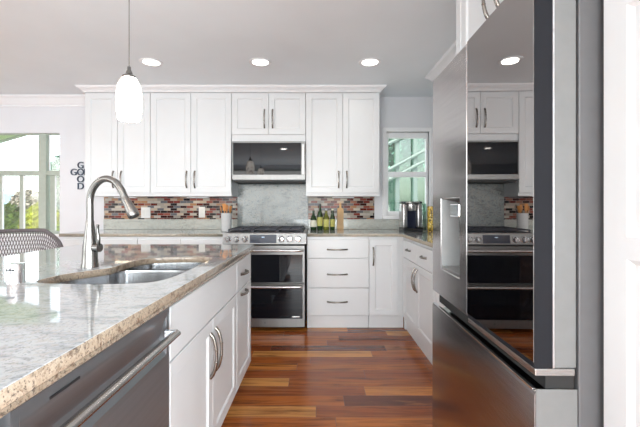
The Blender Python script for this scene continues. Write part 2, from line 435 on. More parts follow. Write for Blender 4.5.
# dining window (window_1): sage frame with transom, mullions and sashes
def bars(lst, bev=.003):
    bm = B()
    for b in lst: quadbox(bm, *b, bev=bev)
    return bm
y0, y1 = D+.035, D+.09
wf = [(WL[0], WL[1], y0, y1, 1.53, 1.585), (-3.17, -3.085, y0-.01, y1, WL[2], WL[3]), (-4.14, -4.06, y0-.01, y1, WL[2], WL[3]),
      (WL[0], WL[0]+.05, y0, y1, WL[2], WL[3]), (WL[1]-.012, WL[1], y0, y1, WL[2], WL[3]), (WL[0], WL[1], y0, y1, WL[2], WL[2]+.035), (WL[0], WL[1], y0, y1, WL[3]-.012, WL[3]),
      (-3.42, -3.375, y0+.03, y1-.01, .89, 1.53), (-3.65, -3.62, y0+.03, y1-.01, .89, 1.53), (-3.86, -3.82, y0+.03, y1-.01, .89, 1.53), (-3.07, -3.01, y0+.03, y1-.01, .89, 1.53), (-4.45, -4.40, y0+.03, y1-.01, .89, 1.53)]
w1 = struct('window_1', bars(wf), 'sage')
struct('glass_pane', box(WL[0]+.01, WL[1]-.005, y1-.02, y1-.015, WL[2]+.01, WL[3]-.01), 'glass', w1)
struct('sash_line', bars([(-3.375, -3.362, y0+.03, y1-.01, .9, 1.53), (-3.01, -3.0, y0+.03, y1-.01, .9, 1.53), (-3.08, -3.067, y0+.03, y1-.01, 1.59, 2.0), (-3.62, -3.607, y0+.03, y1-.01, .9, 1.53)], .001), 'vinyl', w1)
struct('window_sill', box(WL[0]-.02, WL[1]+.02, D-.03, D+.05, WL[2]-.025, WL[2]+.001, .004), 'trim', w1)

# kitchen window (window_2)
wf = [(.755, .80, D-.018, D+.03, 1.03, 2.066), (1.28, 1.325, D-.018, D+.03, 1.03, 2.066), (.80, 1.28, D-.018, D+.03, 2.02, 2.066), (.755, 1.325, D-.03, D+.03, 1.032, 1.075)]
w2 = struct('window_2', bars(wf), 'trim')
struct('window_sash', bars([(.80, .825, D+.02, D+.07, 1.075, 2.02), (1.255, 1.28, D+.02, D+.07, 1.075, 2.02), (.825, 1.255, D+.02, D+.07, 1.955, 2.02),
    (.825, 1.255, D+.01, D+.06, 1.51, 1.57), (.825, 1.255, D+.02, D+.07, 1.075, 1.12)]), 'vinyl', w2)
struct('glass_pane', box(.82, 1.26, D+.05, D+.054, 1.10, 1.99), 'glass', w2)

# glazing frames of the left and rear walls (behind the daylight)
w3 = struct('window_3', bars([(XL-.07, XL-.03, y, y+.06, .25, 2.3) for y in (-2.2, -1.03, .17, 1.34)]+[(XL-.07, XL-.03, -2.2, 1.4, .25, .32), (XL-.07, XL-.03, -2.2, 1.4, 2.23, 2.3)]), 'sage')
w4 = struct('window_4', bars([(x, x+.06, YF-.07, YF-.03, .25, 2.3) for x in (-3.0, -1.62, -.22, 1.14)]+[(-3.0, 1.2, YF-.07, YF-.03, .25, .32), (-3.0, 1.2, YF-.07, YF-.03, 2.23, 2.3)]), 'sage')

# ------------------------------------------------------------------ base cabinets of the back run
YB = 3.58; dB = D-YB-.005
HB = .884
# left of the range
def base_two(name, label, loc, w, rotz=0, group=None):
    h = w/2
    return cabinet(name, label, loc, rotz, w, HB, dB,
        [('drawer', .0015, h-.002, .686, .858, (h/2, .775, .13, False)), ('drawer', h+.002, w-.0015, .686, .858, (h*1.5, .775, .13, False)),
         ('door', .004, h-.002, .126, .682, (h-.035, .585, .15, True)), ('door', h+.002, w-.004, .126, .682, (h+.035, .585, .15, True))], toe=.12, toe_in=.012, group=group)
base_two('base_cabinet', 'white base cabinet with two drawers below left end of back worktop', (-2.44, YB, 0), .72)
base_two('base_cabinet', 'white base cabinet with two drawers and doors directly left of the range', (-1.718, YB, 0), .828)
# right of the range
cabinet('drawer_cabinet', 'white three-drawer base cabinet just right of the range', (-.087, YB, 0), 0, .597, HB, dB,
    [('drawer', .0025, .5955, .6795, .858, (.292, .762, .19, False)), ('drawer', .0025, .5955, .393, .6755, (.292, .523, .19, False)), ('drawer', .0025, .5955, .126, .389, (.292, .258, .19, False))], toe=.118, toe_in=.012)
nc = cabinet('base_cabinet', 'narrow white base cabinet with one tall door in the corner', (.511, YB, 0), 0, .338, HB, dB,
    [('door', .0015, .276, .126, .858, (.040, .695, .17, True))], toe=.118, toe_in=.012)
obj('corner_filler', box(.3405, .44, -.043, -.002, 0, .884), 'cab', nc)
# right run, facing -x
XF = .852
def right_unit(label, yfar, w, group=None):
    h = w/2
    return cabinet('base_cabinet', label, (XF, yfar, 0), -PI/2, w, HB, XR-XF-.005,
        [('drawer', .0015, h-.002, .696, .858, (h/2, .785, .115, False)), ('drawer', h+.002, w-.0015, .696, .858, (h*1.5, .785, .115, False)),
         ('door', .0015, h-.002, .126, .692, (h-.035, .565, .19, True)), ('door', h+.002, w-.0015, .126, .692, (h+.035, .565, .19, True))], toe=.118, toe_in=.012)
right_unit('white base cabinet under the right worktop, seen between corner and refrigerator', 3.535, .925)
right_unit('white base cabinet hidden beside the far side of the refrigerator', 2.605, .755)

# ------------------------------------------------------------------ worktops
tag(curve_slab('worktop', [(-2.47, 3.555), (-.890, 3.555), (-.890, D-.004), (-2.47, D-.004)], [], .885, .915, ['granite', 'granite_edge2']),
    'grey beige granite worktop along back wall left of the range', 'worktop')
tag(curve_slab('worktop', [(-.086, 3.555), (.79, 3.555), (.822, 3.52), (.822, 1.85), (XR-.004, 1.85), (XR-.004, D-.004), (-.086, D-.004)], [], .885, .915, ['granite', 'granite_edge2']),
    'L-shaped granite worktop right of the range, turning towards refrigerator', 'worktop')

# sink opening (world xy)
def smooth_loop(pts, sub=8):
    P = [Vector((*p, 0)) for p in pts]; n = len(P); out = []
    for i in range(n):
        p0, p1, p2, p3 = P[i-1], P[i], P[(i+1) % n], P[(i+2) % n]
        for k in range(sub):
            t = k/sub
            q = .5*((2*p1)+(p2-p0)*t+(2*p0-5*p1+4*p2-p3)*t*t+(3*p1-p0-3*p2+p3)*t**3)
            out.append((q.x, q.y))
    return out
sink_hole = smooth_loop([(-.955, 1.275), (-.99, 1.33), (-.975, 1.44), (-.925, 1.52), (-.885, 1.585), (-.885, 1.68), (-.88, 1.80), (-.84, 1.88), (-.74, 1.92), (-.62, 1.925), (-.55, 1.90),
                         (-.53, 1.82), (-.53, 1.60), (-.53, 1.45), (-.545, 1.335), (-.59, 1.275), (-.70, 1.255), (-.84, 1.255)])
IX0, IX1, IY0, IY1 = -1.65, -.440, -.10, 2.55
isl = tag(curve_slab('island_worktop', [(IX0, IY0), (IX1, IY0), (IX1, IY1-.02), (IX1-.02, IY1), (IX0+.02, IY1), (IX0, IY1-.02)], [sink_hole], .885, .915, ['granite', 'granite_edge']),
    'polished warm granite island worktop with painted sky tint and cut-out for sink', 'worktop')

edge = bm = B()
q = .0015
quadbox(bm, IX1-.035, IX1-.0005, IY0+.001, IY1-.02, .8735, .8855, .002); quadbox(bm, IX0+.0005, IX0+.035, IY0+.001, IY1-.02, .8735, .8855, .002)
quadbox(bm, IX0+.022, IX1-.022, IY1-.034, IY1-.0005, .8735, .8855, .002)
obj('laminated_edge', bm, 'granite_edge', isl)
# ------------------------------------------------------------------ undermount sink
def bowl(bm, loop, ztop, zbot):
    cx = sum(p[0] for p in loop)/len(loop); cy = sum(p[1] for p in loop)/len(loop)
    def sc(s, z): return [(cx+(p[0]-cx)*s, cy+(p[1]-cy)*s, z) for p in loop]
    loft(bm, [sc(1.015, ztop-.004), sc(1.015, ztop), sc(1.0, ztop), sc(.992, ztop-.012), sc(.965, zbot+.03), sc(.90, zbot+.008), sc(.80, zbot), sc(.15, zbot-.004)], cap0=False)
b1 = smooth_loop([(-.955, 1.27), (-1.0, 1.33), (-.985, 1.44), (-.93, 1.54), (-.895, 1.60), (-.89, 1.66), (-.84, 1.695), (-.70, 1.70), (-.58, 1.69), (-.525, 1.64), (-.525, 1.34), (-.58, 1.265), (-.70, 1.245), (-.84, 1.245)])
b2 = smooth_loop([(-.87, 1.745), (-.895, 1.79), (-.885, 1.84), (-.845, 1.90), (-.74, 1.935), (-.62, 1.94), (-.54, 1.915), (-.522, 1.85), (-.525, 1.775), (-.56, 1.735), (-.68, 1.73), (-.78, 1.73)])
snk = thing('kitchen_sink', 'double-bowl stainless undermount sink set in the island worktop', 'sink', (0, 0, 0))
bm = B(); bowl(bm, b1, .8835, .68); obj('basin', bm, 'sinksteel', snk, 60)
bm = B(); bowl(bm, b2, .8835, .70); obj('basin', bm, 'sinksteel', snk, 60)
obj('divider', box(-.85, -.56, 1.7095, 1.7225, .78, .875, .004), 'sinksteel', snk)
for (x, y, z) in ((-.74, 1.47, .68), (-.70, 1.83, .70)):
    obj('drain', lathe(B(), [(.045, -.004), (.045, .001), (.034, .003), (.03, -.002)], (x, y, z), 20), 'chrome', snk, 40)

# ------------------------------------------------------------------ faucet and air gap
FY = 1.607; sF = 370/FY
def fp(x, y, dy=0): return ((x-316)/sF, FY+dy, 1.18+(206-y)/sF)
fx = (90-316)/sF
fc = thing('kitchen_faucet', 'brushed nickel gooseneck faucet rising beside the sink', 'faucet', (fx, FY, .915))
def L(p): return (p[0]-fx, p[1]-FY, p[2]-.915)
obj('faucet_body', lathe(B(), [(.034, 0), (.034, .006), (.031, .02), (.030, .06), (.0265, .10), (.021, .15), (.0165, .185), (.0165, .20)], (0, 0, 0), 28), 'nickel', fc, 50)
pp = arc([L(fp(90, 222)), L(fp(90, 212)), L(fp(90, 200)), L(fp(93, 190, -.005)), L(fp(100, 182, -.01)), L(fp(109, 179, -.02)), L(fp(118.5, 182, -.03)), L(fp(126, 190, -.04)), L(fp(130, 198, -.045))], 6)
obj('gooseneck_spout', tube(B(), pp, .0145, 16, up=(0, 1, 0)), 'nickel', fc, 60)
h0, h1 = Vector(L(fp(130, 198, -.045))), Vector(L(fp(140.5, 216, -.055)))
dv = h1-h0
hd = obj('spray_head', tube(B(), [h0, h0+dv*.04, h0+dv*.3, h0+dv*.7, h0+dv*.95, h1], [.0145, .0165, .0175, .022, .0245, .022], 20, up=(0, 1, 0)), 'nickel', fc, 50)
obj('spray_nozzle', tube(B(), [h1-dv*.02, h1+dv*.03], .019, 20, up=(0, 1, 0)), 'black', hd)
lv = B(); tube(lv, [(.018, -.005, .085), (.05, -.012, .085)], [.019, .019], 18, up=(0, 0, 1))
tube(lv, arc([(.043, -.012, .095), (.046, -.016, .125), (.044, -.02, .165), (.047, -.022, .185)], 4), [.008]*5+[.0065]*8, 10, 1, up=(0, 1, 0))
obj('lever_handle', lv, 'nickel', fc, 50)

ag = thing('air_gap_cap', 'chrome cylindrical air gap cap standing on the island worktop', 'fitting', (-1.038, 1.28, .915))
obj('cap', lathe(B(), [(.027, 0), (.027, .003), (.0255, .005), (.0255, .060), (.023, .067), (.0, .069)], n=28), 'chrome', ag, 40)
obj('vent_slot', box(-.014, .014, -.0265, -.0245, .045, .05), 'rubber', ag)

# ------------------------------------------------------------------ island cabinets and dishwasher (faces +x)
XI = -.477
def isl_cab(label, ynear, w, fronts, name='island_cabinet', hollow=None):
    # rotz=+90deg : local x -> world +y, front (-y local) -> world +x
    t = cabinet(name, label, (XI, ynear, 0), PI/2, w, .872, .60, fronts, hollow, toe=.105, toe_in=.075)
    return t
w = .925; h = w/2
isl_cab('white island sink cabinet with long false front over two doors', 1.170, w,
    [('false', .003, w-.003, .686, .860), ('door', .003, h-.002, .125, .682, (h-.04, .535, .19, True)), ('door', h+.002, w-.003, .125, .682, (h+.04, .535, .19, True))], hollow=.64)
w = .42
isl_cab('narrow white island cabinet with drawer above door at the far end', 2.10, w,
    [('drawer', .003, w-.003, .686, .860, (.16, .775, .13, False)), ('door', .003, w-.003, .125, .682, (.16, .655, .13, False))])
isl_cab('white island cabinet nearest the viewer beside dishwasher', -.06, .60,
    [('door', .003, .56, .125, .860, (.08, .6, .15, True))])
bm = box(-1.22, XI-.603, -.05, 2.515, .0, .872, .002)
for k in range(6):
    quadbox(bm, -1.232, -1.2195, -.03+k*.425, -.03+k*.425+.38, .12, .85, .002)
tag(obj('island_back_panel', bm, 'cab'), 'white panelled rear body of the island below seating overhang', 'cabinet')

dw = thing('dishwasher', 'dark stainless dishwasher with bar handle built into the island', 'dishwasher', (XI, .555, 0), PI/2)
W_ = .60
obj('tub', box(.006, W_, .012, .59, .11, .866), 'black', dw)
obj('toe_panel', box(.006, W_, .08, .10, .005, .11), 'black', dw)
bm = B(); e = .004
# door front with slanted pocket behind the handle
pr = [(-.002, .115), (-.022, .118), (-.024, .13), (-.024, .725), (-.008, .745), (-.002, .775), (-.020, .832), (-.024, .842), (-.025, .866), (-.002, .870), (.012, .870), (.012, .115)]
loft(bm, [[(x, y, z) for y, z in pr] for x in (.008, W_-.002)])
dd = obj('door', bm, 'dsteel', dw, 25)
# solid cheeks closing the pocket ends
for x in (.008, W_-.022):
    obj('pocket_cheek', box(x, x+.02, -.0245, .005, .72, .86, .003), 'dsteel', dd)
hb = B(); tube(hb, [(.03, -.062, .797), (W_-.04, -.062, .797)], .0135, 18, .75, up=(0, 0, 1))
obj('handle_bar', hb, 'steel_h', dd, 50)
for x in (.03, W_-.055):
    obj('handle_bracket', box(x, x+.02, -.066, -.028, .785, .809, .004), 'chrome', dd)
obj('indicator_slot', box(.09, .17, -.026, -.0235, .842, .847, .0005), 'black', dd)

# ------------------------------------------------------------------ upper cabinets
YU = 3.86; dU = D-YU-.004
def upper(label, x0, x1, z0, z1, dz0, dz1, hz, hl, group=None, rail=.056, fac=None, split=None):
    w = x1-x0; h = split or w/2
    return cabinet('wall_cabinet', label, (x0, YU, z0), 0, w, z1-z0, dU,
        [('door', .0015, h-.002, dz0-z0, dz1-z0, (h-.042, hz-z0, hl, True)), ('door', h+.002, w-.0015, dz0-z0, dz1-z0, (h+.042, hz-z0, hl, True))], group=group, rail=rail)
upper('tall white two-door wall cabinet at left end, partly behind the pendant lamp', -2.40, -1.722, 1.282, 2.385, 1.318, 2.352, 1.455, .17)
upper('tall white two-door wall cabinet left of the microwave', -1.720, -.880, 1.282, 2.385, 1.318, 2.352, 1.455, .17)
upper('short white two-door wall cabinet above the microwave', -.878, -.108, 1.852, 2.385, 1.925, 2.352, 2.085, .19)
upper('tall white two-door wall cabinet between microwave and kitchen window', -.106, .660, 1.282, 2.385, 1.318, 2.352, 1.455, .17)
def cab_crown(name, path, normals_out, z1=ZC-.001, z0=2.358):
    prof = [(0.0, z0), (.008, z0), (.012, z0+.012), (.030, z0+.030), (.052, z0+.042), (.056, z0+.050), (.062, z1), (0.0, z1)]
    rings = []
    for p, n in zip(path, normals_out):
        rings.append([(p[0]+n[0]*d, p[1]+n[1]*d, z) for d, z in prof])
    return struct(name, loft(B(), rings), 'trim', smooth=30)
cab_crown('trim_3', [(-2.403, D-.09, 0), (-2.403, YU-.022, 0), (.663, YU-.022, 0), (.663, D-.002, 0)], [(-1, 0), (-1, -1), (1, -1), (1, 0)])
# light rails under uppers
# right wall uppers and crown, cabinet over the fridge, side panel, pantry
def upper_r(label, yfar, w):
    h = w/2
    return cabinet('wall_cabinet', label, (1.13, yfar, 1.282), -PI/2, w, 1.103, XR-1.13-.004,
        [('door', .004, h-.002, .036, 1.07, (h-.04, .175, .17, True)), ('door', h+.002, w-.004, .036, 1.07, (h+.04, .175, .17, True))])
upper_r('white wall cabinet on the right wall nearest the kitchen window, its crown above refrigerator', 3.50, .82)
upper_r('white wall cabinet on the right wall next to the refrigerator side panel', 2.678, .81)
cab_crown('trim_4', [(XR-.003, 3.503, 0), (1.108, 3.503, 0), (1.108, 1.93, 0)], [(0, 1), (-1, 1), (-1, 0)])
tag(obj('refrigerator_side_panel', box(.70, XR-.004, 1.80, 1.838, 0, 2.40, .002), 'cab'), 'tall white end panel at the far side of refrigerator', 'panel')
fw = .89
cabinet('wall_cabinet', 'deep white two-door cabinet above the refrigerator', (.70, 1.798, 1.83), -PI/2, fw, .56, XR-.70-.005,
    [('false', .0, .058, .0, .56), ('door', .062, .395, .02, .52, (.355, .16, .17, True)), ('door', .399, fw-.004, .02, .52, (.44, .16, .17, True))])
cabinet('pantry_cabinet', 'tall white panelled pantry cabinet at right edge beside refrigerator', (.72, .903, 0), -PI/2, .95, 2.39, XR-.72-.005,
    [('door2', .003, .47, .126, 1.70), ('door2', .474, .946, .126, 1.70), ('door', .003, .47, 1.705, 2.37), ('door', .474, .946, 1.705, 2.37)], toe=.118, toe_in=.01, rail=.066)

# ------------------------------------------------------------------ backsplash
ys = D-.012
tag(obj('mosaic_backsplash', box(-2.40, -.888, ys, D-.001, 1.031, 1.281), 'mosaic'), 'long red, cream and brown mosaic tile backsplash left of the range', 'backsplash')
tag(obj('mosaic_backsplash', box(-.088, .66, ys, D-.001, 1.031, 1.281), 'mosaic'), 'short red and brown mosaic tile backsplash behind the oil bottles', 'backsplash')
tag(obj('granite_upstand', box(-2.40, -.888, D-.022, D-.002, .916, 1.030, .002), 'granite_up'), 'grey granite upstand below the mosaic left of range', 'backsplash')
tag(obj('granite_upstand', box(-.088, XR-.005, D-.022, D-.002, .916, 1.030, .002), 'granite_up'), 'grey granite upstand on right worktop, from bottles to window', 'backsplash')
tag(obj('granite_splash_slab', box(-.887, -.089, D-.024, D-.002, .80, 1.44, .002), 'granite_back'), 'tall grey veined granite slab behind the range below microwave', 'backsplash')

# ------------------------------------------------------------------ microwave
mw = thing('microwave', 'stainless over-range microwave with black glass front', 'microwave', (-.862, 3.80, 1.436))
mwW = .753; mh = .409
bm = B(); quadbox(bm, 0, mwW, .045, .38, .0, mh, .003); obj('housing', bm, 'black', mw)
bm = B(); r = [rect_ring(0, mwW, .012, mh, .044), rect_ring(0, mwW, .012, mh, .003), rect_ring(.003, mwW-.003, .015, mh-.003, 0),
     rect_ring(.010, mwW-.042, .064, mh-.015, 0), rect_ring(.012, mwW-.044, .066, mh-.017, .004)]
loft(bm, r); md = obj('door', bm, 'steel_f', mw)
obj('door_glass', box(.0125, mwW-.0445, .0015, .0045, .0665, mh-.0175), 'bglass', md)
obj('bottom_vent', box(.01, mwW-.01, .03, .36, -.012, -.0005, .002), 'rubber', mw)
obj('handle_strip', box(mwW-.034, mwW-.012, -.018, -.001, .07, mh-.03, .005), 'steel', md)

# ------------------------------------------------------------------ range
rg = thing('gas_range', 'stainless double-oven gas range with six knobs', 'range', (-.882, 3.50, 0))
RW = .790
obj('oven_body', box(.012, RW-.012, .03, .655, .03, .905, .003), 'black', rg)
bm = box(.0, RW, .006, .655, .905, .925, .004); obj('cooktop', bm, 'steel', rg)
obj('burner_well', box(.03, RW-.03, .05, .62, .9255, .931, .002), 'iron', rg)
bm = B(); pr = [(.03, .812), (.0, .815), (-.012, .822), (.004, .918), (.010, .926), (.03, .926)]
loft(bm, [[(x, y, z) for y, z in pr] for x in (0, RW)]); cp = obj('control_panel', bm, 'steel_f', rg, 20)
obj('display', loft(B(), [[(x, y, z) for y, z in ((-.0125, .830), (.0000, .908), (.006, .908), (.006, .830))] for x in (.256, .508)]), 'navy', cp)
def text_mesh(s, size, ext=.001, font_bold=0):
    cu = bpy.data.curves.new('txt', 'FONT'); cu.body = s; cu.size = size; cu.extrude = ext; cu.offset = font_bold; cu.align_x = 'CENTER'; cu.align_y = 'CENTER'
    o = bpy.data.objects.new('txt', cu); COL.objects.link(o); bpy.context.view_layer.update()
    me = bpy.data.meshes.new_from_object(o.evaluated_get(bpy.context.evaluated_depsgraph_get()))
    bm = bmesh.new(); bm.from_mesh(me); bpy.data.objects.remove(o); bpy.data.curves.remove(cu); bpy.data.meshes.remove(me)
    bmesh.ops.rotate(bm, verts=bm.verts, cent=(0, 0, 0), matrix=Matrix.Rotation(PI/2, 3, 'X'))
    return bm
obj('display_mark', box(.368, .396, -.0075, -.005, .884, .888), 'bulb', cp)
for i, kx in enumerate((.052, .130, .209, .556, .633, .712)):
    kb = obj('knob', lathe(B(), [(.031, .0), (.031, -.005), (.026, -.008), (.024, -.036), (.021, -.040), (.0, -.041)], (kx, -.006, .868), 24, 'y'), 'chrome', cp, 40)
    obj('knob_grip', box(kx-.006, kx+.006, -.056, -.045, .848, .888, .002), 'steel_h', kb)
def oven_door(z0, z1, g0, g1, hz):
    bm = B()
    loft(bm, [rect_ring(.006, RW-.014, z0, z1, .028), rect_ring(.006, RW-.014, z0, z1, -.002), rect_ring(.009, RW-.017, z0+.003, z1-.003, -.006),
              rect_ring(.024, RW-.034, g0, g1, -.006), rect_ring(.026, RW-.036, g0+.002, g1-.002, -.001)])
    d = obj('oven_door', bm, 'steel_f', rg)
    obj('door_glass', box(.0265, RW-.0365, -.0035, -.0005, g0+.0025, g1-.0025), 'bglass', d)
    hb = B(); tube(hb, arc([(.03, -.008, hz), (.045, -.045, hz), (.10, -.054, hz), (RW/2, -.058, hz), (RW-.10, -.054, hz), (RW-.045, -.045, hz), (RW-.03, -.008, hz)], 5), .0145, 14, .9, up=(0, 0, 1))
    obj('door_handle', hb, 'steel_h', d, 50)
    return d
oven_door(.450, .806, .457, .722, .763)
oven_door(.034, .446, .115, .400, .424)
obj('round_badge', lathe(B(), [(.0, -.006), (.009, -.006), (.009, -.0075), (.0, -.0077)], (.40, 0, .078), 16, 'y'), 'fcase', rg)
obj('name_badge', box(.655, .725, -.0055, -.004, .128, .140), 'steel_h', rg)
# grates
for gi in range(3):
    gx = .045 + gi*.236
    bm = B(); z = .958
    for x in (gx, gx+.112, gx+.222): quadbox(bm, x-.006, x+.006, .06, .61, z-.012, z, .002)
    for y in (.06, .20, .335, .47, .61): quadbox(bm, gx-.006, gx+.228, y-.006, y+.006, z-.012, z, .002)
    for x in (gx, gx+.222):
        for y in (.06, .335, .61): quadbox(bm, x-.006, x+.006, y-.006, y+.006, .931, z)
    g = obj('grate', bm, 'iron', rg)
for x, y in ((.155, .19), (.155, .47), (.395, .335), (.63, .19), (.63, .47)):
    obj('burner', lathe(B(), [(.05, .931), (.05, .938), (.036, .942), (.036, .949), (.0, .950)], (x, y, 0), 24), 'iron', rg, 40)

# ------------------------------------------------------------------ refrigerator (pivot at its front centre, faces -x)
FR = -math.radians(1.1)
fr = thing('refrigerator', 'large dark stainless french-door refrigerator with mirrored door', 'refrigerator', (.552, 1.352, 0), FR-PI/2)
# local: x = along the front, +x towards the camera; y = depth into the fridge (-y is outwards)
a0, a1 = -.428, .430
obj('case', box(a0+.004, a1-.004, .112, .85, .03, 1.765, .004), 'fcase', fr)
obj('foot_grille', box(a0+.02, a1-.02, .10, .14, .0, .055, .003), 'black', fr)
# left (far) door with dispenser recess
rx0, rx1, rz0, rz1 = -.305, -.072, .897, 1.215
bm = B(); x0, x1, z0, z1 = a0, -.0025, .775, 1.78
loft(bm, [rect_ring(x0, x1, z0, z1, .105), rect_ring(x0, x1, z0, z1, .006), rect_ring(x0+.006, x1-.006, z0+.006, z1-.006, .0),
          rect_ring(rx0, rx1, rz0, rz1, .0), rect_ring(rx0+.004, rx1-.004, rz0+.004, rz1-.004, .004)], cap1=False)
dl = obj('door', bm, 'fsteel', fr)
bm = B(); loft(bm, [rect_ring(rx0+.004, rx1-.004, rz0+.004, rz1-.004, .004), rect_ring(rx0+.02, rx1-.02, rz0+.012, rz1-.02, .085)], cap0=False)
dp = obj('dispenser_recess', bm, 'fside', dl)
obj('dispenser_spout', box(-.20, -.10, .005, .06, 1.135, 1.19, .006), 'chrome', dp)
obj('dispenser_paddle', box(-.18, -.12, .035, .045, 1.04, 1.13, .004), 'steel', dp)
obj('drip_tray', box(rx0+.012, rx1-.012, .004, .08, rz0+.006, rz0+.016, .002), 'steel', dp)
# right (near) mirrored door
bm = box(.0025, a1, .045, .105, .775, 1.78, .004)
dr = obj('door', bm, 'fside', fr)
obj('door_edge_frame', box(.0025, a1, .001, .0445, .775, 1.78), 'edge', dr)
obj('mirror_panel', box(.0035, a1-.0015, -.001, .0005, .79, 1.779), 'mirror', dr)
obj('door_bottom_trim', box(.0025, a1+.001, .002, .10, .757, .7745, .002), 'steel', dr)
obj('door_edge_strip', box(a1-.0005, a1+.002, .0445, .049, .776, 1.779), 'chrome', dr)
# freezer drawer with pocket handle
bm = B(); pr = [(.105, .07), (.006, .07), (0, .076), (0, .706), (.003, .716), (.012, .718), (.022, .705), (.05, .690), (.075, .700), (.085, .722), (.105, .722)]
loft(bm, [[(x, y, z) for y, z in pr] for x in (a0, a1)]); fz = obj('freezer_drawer', bm, 'fsteel', fr, 30)
obj('freezer_end_plate', box(a1, a1+.002, .004, .105, .07, .724, .0005), 'fside', fz)
obj('pocket_trim', box(a0+.01, a1-.01, .0005, .010, .7165, .7215, .001), 'chrome', fz)
obj('pocket_liner', box(a0+.01, a1-.004, .03, .10, .723, .756), 'dark', fz)
bm = B(); quadbox(bm, a1-.09, a1-.01, .055, .10, .728, .742, .002); tube(bm, [(a1-.03, .04, .724), (a1-.03, .04, .752)], .008, 12)
obj('hinge', bm, 'chrome', fr)

# ------------------------------------------------------------------ pendants
def pendant(label, x, y):
    t = thing('pendant_lamp', label, 'lamp', (x, y, 0), 0, 'pendant lamps over the island')
    obj('ceiling_canopy', lathe(B(), [(.06, ZC-.001), (.06, ZC-.012), (.05, ZC-.026), (.008, ZC-.03)], n=24), 'nickel', t, 40)
    obj('cord', tube(B(), [(0, 0, 1.90), (0, 0, ZC-.028)], .0022, 8), 'nickel', t)
    obj('socket_cap', lathe(B(), [(.008, 1.925), (.010, 1.905), (.014, 1.90), (.018, 1.885), (.034, 1.874), (.036, 1.858)][::-1], n=24), 'nickel', t, 40)
    pr = [(.034, 1.866), (.045, 1.850), (.055, 1.825), (.0615, 1.79), (.064, 1.75), (.0625, 1.70), (.058, 1.66), (.054, 1.64), (.051, 1.64), (.055, 1.66), (.0595, 1.70), (.061, 1.75), (.0585, 1.79), (.052, 1.825), (.03, 1.86)]
    obj('lamp_shade', lathe(B(), pr, n=32, cap0=False, cap1=False), 'pendant', t, 60)
    obj('light_bulb', lathe(B(), [(.012, 1.86), (.014, 1.83), (.028, 1.79), (.03, 1.765), (.02, 1.74), (.0, 1.733)], n=16), 'lamp', t, 60)
    return t
pendant('white shell mosaic pendant lamp hanging in front of left wall cabinets', -1.0, 1.98)
pendant('white shell mosaic pendant lamp over near end of island, seen mirrored in the microwave', -1.0, .87)

# ------------------------------------------------------------------ recessed ceiling lights
def can(label, x, y, e=.5):
    t = thing('ceiling_light', label, 'ceiling light', (x, y, ZC), 0, 'recessed ceiling lights')
    obj('trim_ring', lathe(B(), [(.098, -.0005), (.096, -.006), (.082, -.008), (.070, -.003), (.070, -.0005)], n=32), 'trim', t, 40)
    obj('lens', lathe(B(), [(.069, -.001), (.068, -.004), (.0, -.0045)], n=28), 'lamp', t)
    d = bpy.data.lights.new('lamp_light', 'AREA'); d.shape = 'DISK'; d.size = .13; d.energy = e; d.color = (1, .95, .88)
    o = bpy.data.objects.new('lamp_light', d); COL.objects.link(o); o.parent = t; o.location = (0, 0, -.012)
    return t
can('leftmost recessed ceiling light, right of the pendant cord', -1.42, 3.19)
can('recessed ceiling light above the microwave cabinet', -.48, 3.19)
can('recessed ceiling light nearest the kitchen window', .465, 3.19, 2.2)
can('recessed ceiling light above the viewpoint, mirrored in microwave', -.70, -.38, 4)
can('recessed ceiling light above the rear left of the kitchen', -2.3, -.38, 4)
can('recessed ceiling light above the dining side', -3.2, 1.6, 4)

# ------------------------------------------------------------------ wall letters
sg = thing('wall_letters', 'dark blue letters spelling GOOD down and GOD across on the wall', 'sign', (-2.665, D-.012, 1.40))
for ch, x, z in (('G', 0, .238), ('O', 0, .160), ('O', 0, .080), ('D', 0, 0), ('G', -.078, .160), ('D', .075, .160)):
    bm = text_mesh(ch, .106, .006, 0); bmesh.ops.translate(bm, verts=bm.verts, vec=(x, .0, z)); obj('letter', bm, 'letter', sg)
obj('medallion', lathe(B(), [(.0, .0), (.016, .0), (.016, .005), (.0, .006)], (0, -.012, .16), 20, 'y'), 'framegrey', sg)

# ------------------------------------------------------------------ outlets
def outlet(label, x, z, w=.07, n=1):
    t = thing('wall_outlet', label, 'outlet', (x, ys, z))
    obj('cover_plate', box(-w/2, w/2, -.006, -.0005, -.06, .06, .002), 'plate', t)
    for k in range(n):
        cx = (k-(n-1)/2)*.046
        obj('socket', box(cx-.016, cx+.016, -.009, -.006, -.034, .034, .001), 'ceramic', t)
outlet('white double switch plate on mosaic, behind the faucet spray head', -1.925, 1.105, .105, 2)
outlet('white single outlet on mosaic, left of the utensil crock', -1.29, 1.110, .07)

